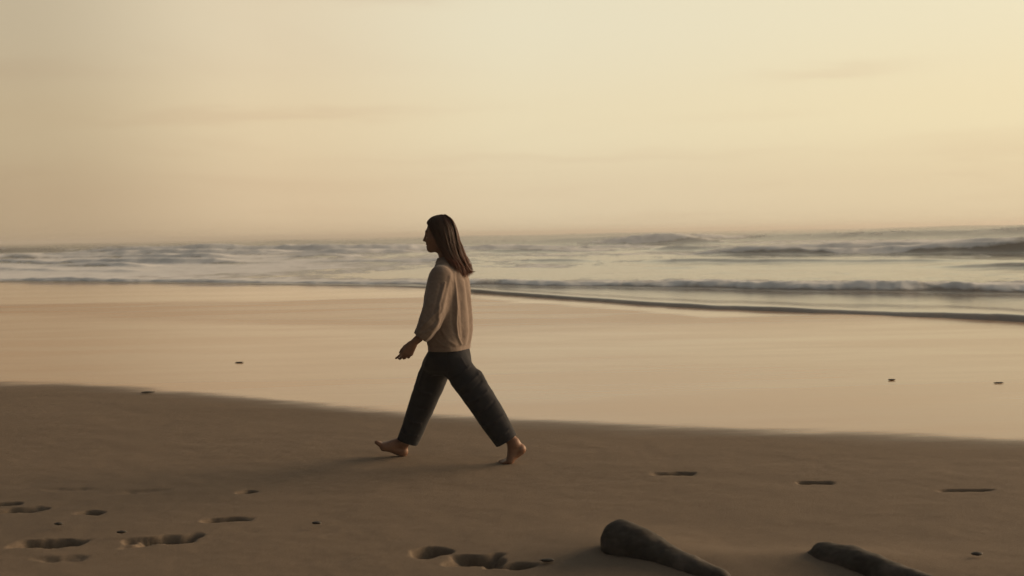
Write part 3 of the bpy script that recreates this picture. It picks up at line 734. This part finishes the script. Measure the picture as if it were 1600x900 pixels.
for k in range(NS):
    side = -1 if k % 2 else 1
    gpos = rng.random() ** .85 * (len(G_) - 1); gi = min(int(gpos), len(G_) - 2); fr = gpos - gi
    g = cat(GP[gi], tv) * (1 - fr) + cat(GP[gi + 1], tv) * fr
    ln = 1 - .30 * rng.random() ** 1.3
    g = np.stack([np.interp(tv * ln, tv, g[:, i]) for i in range(3)], 1)
    cl = math.floor(gpos * 7) ; ph = cl * 1.7 + side
    inn = rng.random() * .014 - .002
    pts = np.stack([g[:, 0], YC + side * (g[:, 2] - inn * np.minimum(1, g[:, 2] / .02)), g[:, 1]], 1)
    pts[:, 0] -= inn * (gi >= 3) * .8
    wv2 = tv ** 1.6
    pts[:, 0] += .0095 * wv2 * np.sin(tv * 11 + ph * .6) + .020 * wv2 * (rng.random() - .5) + .003 * (rng.random() - .5); pts[:, 1] += .006 * wv2 * np.cos(tv * 8 + ph) + .012 * wv2 * (rng.random() - .5)
    pts[:, 0] += .007 * wv2 * np.sin(tv * 8.5 + .4 + gpos * .25)
    pts[:, 2] += .004 * (rng.random() - .5) + .008 * wv2 * (rng.random() - .5)
    if k % 22 == 0:
        fly = rng.random(3); pts[:, 0] += (.030 * fly[0] - .006) * wv2 * np.sin(tv * 2.4 + fly[1]); pts[:, 1] += side * .022 * fly[2] * wv2; pts[:, 2] += .012 * fly[1] * wv2
    if 5 < k < 150 and k % 2:    # the flicked-out tip
        gg = cat(np.vstack([GP[4][:-2], [np.append(P(733, 419)[[0, 2]], .02), np.append(P(737, 424.5)[[0, 2]], .01), np.append(P(743.5, 424.0)[[0, 2]], .006)]]), tv)
        cut_ = .86 + .14 * rng.random(); gg = np.stack([np.interp(tv * cut_, tv, gg[:, i_]) for i_ in range(3)], 1); o_ = rng.random(3) - .5
        pts = np.stack([gg[:, 0] + .010 * o_[0] * (1 - .6 * tv), YC - gg[:, 2] + .030 * o_[1] * (1 - .5 * tv), gg[:, 1] + .010 * o_[2] * (1 - .5 * tv)], 1)
    rad = .0015 * np.minimum(1, (1.02 - tv) * 4) * (.7 + .6 * rng.random())
    tg = np.gradient(pts, axis=0); tg /= np.linalg.norm(tg, axis=1, keepdims=True) + 1e-9
    a_ = np.cross(tg, [0.3, 1, .2]); a_ /= np.linalg.norm(a_, axis=1, keepdims=True) + 1e-9; b_ = np.cross(tg, a_)
    ring = np.stack([pts + rad[:, None] * (a_ * math.cos(q) + b_ * math.sin(q)) for q in (0, 2.094, 4.189)], 1).reshape(-1, 3)
    i = np.arange(SEG - 1)[:, None] * 3; j = np.arange(3)[None, :]; j2 = (j + 1) % 3
    hq.append(np.stack([i + j, i + j2, i + 3 + j2, i + 3 + j], -1).reshape(-1, 4) + nv); hv.append(ring); hs.append(np.repeat(np.clip(.02 + .38 * rng.random() + (.25 + .35 * (gpos / 5)) * tv ** 1.3, 0, 1), 3)); nv += len(ring)  # random strand tone, plus sunlit glow painted in as lighter rust at back and tips
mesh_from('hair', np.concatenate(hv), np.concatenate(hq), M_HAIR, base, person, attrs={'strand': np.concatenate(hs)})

# ------------------------------------------------------------------ rocks half buried in the foreground sand
def rock(chain, label, seed):
    pts = [np.array(c[0]) for c in chain]; rs = [c[1] for c in chain]
    lo = np.min(pts, 0) - max(rs) - .04; hi = np.max(pts, 0) + max(rs) + .04
    f = Field(lo, hi, .008); f.chain(pts, rs, .05, sy=1.15)
    V, Q = f.mesh(); V = relax(V, Q, 2, .5); Nn = vnormals(V, Q)
    d = .016 * fbm(V[:, 0] * 6, V[:, 1] * 6, V[:, 2] * 9, seed=seed, octv=4) + .004 * np.abs(fbm(V[:, 0] * 22, V[:, 1] * 22, V[:, 2] * 22, seed=seed + 3, octv=3))
    V = V + Nn * d[:, None]
    c = np.mean(pts, 0); c[2] = .03
    o = mesh_from('rock', V, Q, M_ROCK, c); o['label'] = label; o['category'] = 'rock'; o['group'] = 'dark rocks half buried in the near sand'
    return o
def on(px, py, dz, zg=.03): g = G(px, py, zg); return np.array([g[0], g[1], zg + dz])
rock([(on(970, 864, .046), .096), (on(1002, 870, .038), .090), (on(1045, 882, .012), .074), (on(1090, 893, -.005), .062), (on(1124, 900, -.015), .046)],
     'long dark rock with a raised rounded end, the left of two half buried rocks', 11)
rock([(on(1258, 870, -.022), .036), (on(1292, 876, .006), .074), (on(1330, 882, .004), .075), (on(1385, 897, -.012), .068), (on(1450, 916, -.018), .060), (on(1520, 938, -.03), .05)],
     'low dark tapering rock, the right of two half buried rocks, running out of the frame', 23)

# ------------------------------------------------------------------ scraps lying on the sand
def blob(name, px, py, size, label, m, seed, wetz):
    g = G(px, py, wetz); a, b_, c_ = size
    n, k = 14, 9; vs = []; 
    th, ph = np.meshgrid(np.linspace(0, 2 * math.pi, n, endpoint=False), np.linspace(.02, math.pi - .02, k))
    d = np.stack([np.sin(ph) * np.cos(th), np.sin(ph) * np.sin(th), np.cos(ph)], -1).reshape(-1, 3)
    d = d * (1 + .35 * fbm(d[:, 0] * 1.8, d[:, 1] * 1.8, d[:, 2] * 1.8, seed=seed, octv=3))[:, None]
    V = d * np.array([a / 2, b_ / 2, c_]) + np.array([g[0], g[1], wetz + c_ * .35])
    q = [(r * n + i, r * n + (i + 1) % n, (r + 1) * n + (i + 1) % n, (r + 1) * n + i) for r in range(k - 1) for i in range(n)]
    o = mesh_from(name, V, [x[::-1] for x in q], m, (g[0], g[1], wetz)); o['label'] = label
    o['category'] = name.replace('_', ' ').split()[0]; return o
def weed(px, py, length, label, seed, wetz, ns=5):
    o = blob('seaweed_scrap', px, py, (length, length * .5, .004 + .0006 * ns), label, M_WEED, seed + 40, wetz)
    o['category'] = 'seaweed'; o['group'] = 'seaweed scraps on the beach'
weed(373.5, 566.5, .10, 'small dark seaweed scrap alone on the shining wet sand left of the person', 1, .004)
weed(231, 613, .14, 'dark seaweed scrap at the left edge where wet sand meets dry sand', 2, .012)
weed(1393, 593.5, .07, 'small dark seaweed scrap on wet sand at right, the nearer to the person', 3, .004)
weed(1560, 598, .09, 'thin seaweed scrap on wet sand at the far right edge', 4, .004, 2)
pg = 'pebbles scattered on the dry sand'
for (px, py, sz, lb, sd_) in [(495, 817.5, (.05, .03, .007), 'small dark pebble left of centre on the dry sand, level with footprints', 1),
                              (855, 876, (.06, .03, .007), 'small dark pebble between the middle footprints and the left rock', 2),
                              (92, 819, (.045, .03, .007), 'small dark pebble above the leftmost large footprint', 3),
                              (190, 832, (.05, .03, .007), 'small dark pebble between the two large footprints at left', 4),
                              (1527, 866, (.05, .03, .007), 'small dark pebble beyond the right rock near the right edge', 5)]:
    o = blob('pebble', px, py, sz, lb, M_PEBBLE, sd_, .03); o['group'] = pg

# ------------------------------------------------------------------ sea haze: one even box of air round everything below 4 m
hm = bpy.data.materials.new('sea_haze'); hm.use_nodes = True; t = hm.node_tree; t.nodes.clear()
pv = nd(t, 'ShaderNodeVolumePrincipled'); pv.inputs['Color'].default_value = (.97, .95, .92, 1); pv.inputs['Density'].default_value = .0013; pv.inputs['Anisotropy'].default_value = .25
mo = nd(t, 'ShaderNodeOutputMaterial'); t.links.new(pv.outputs[0], mo.inputs['Volume'])
q = 6500.0
hz = [(x, y, zz_) for zz_ in (-1.5, 4.0) for y in (-q, q) for x in (-q, q)]
ho = mesh_from('haze', hz, [(0, 2, 3, 1), (4, 5, 7, 6), (0, 1, 5, 4), (2, 6, 7, 3), (0, 4, 6, 2), (1, 3, 7, 5)], hm, smooth=False); ho['kind'] = 'stuff'
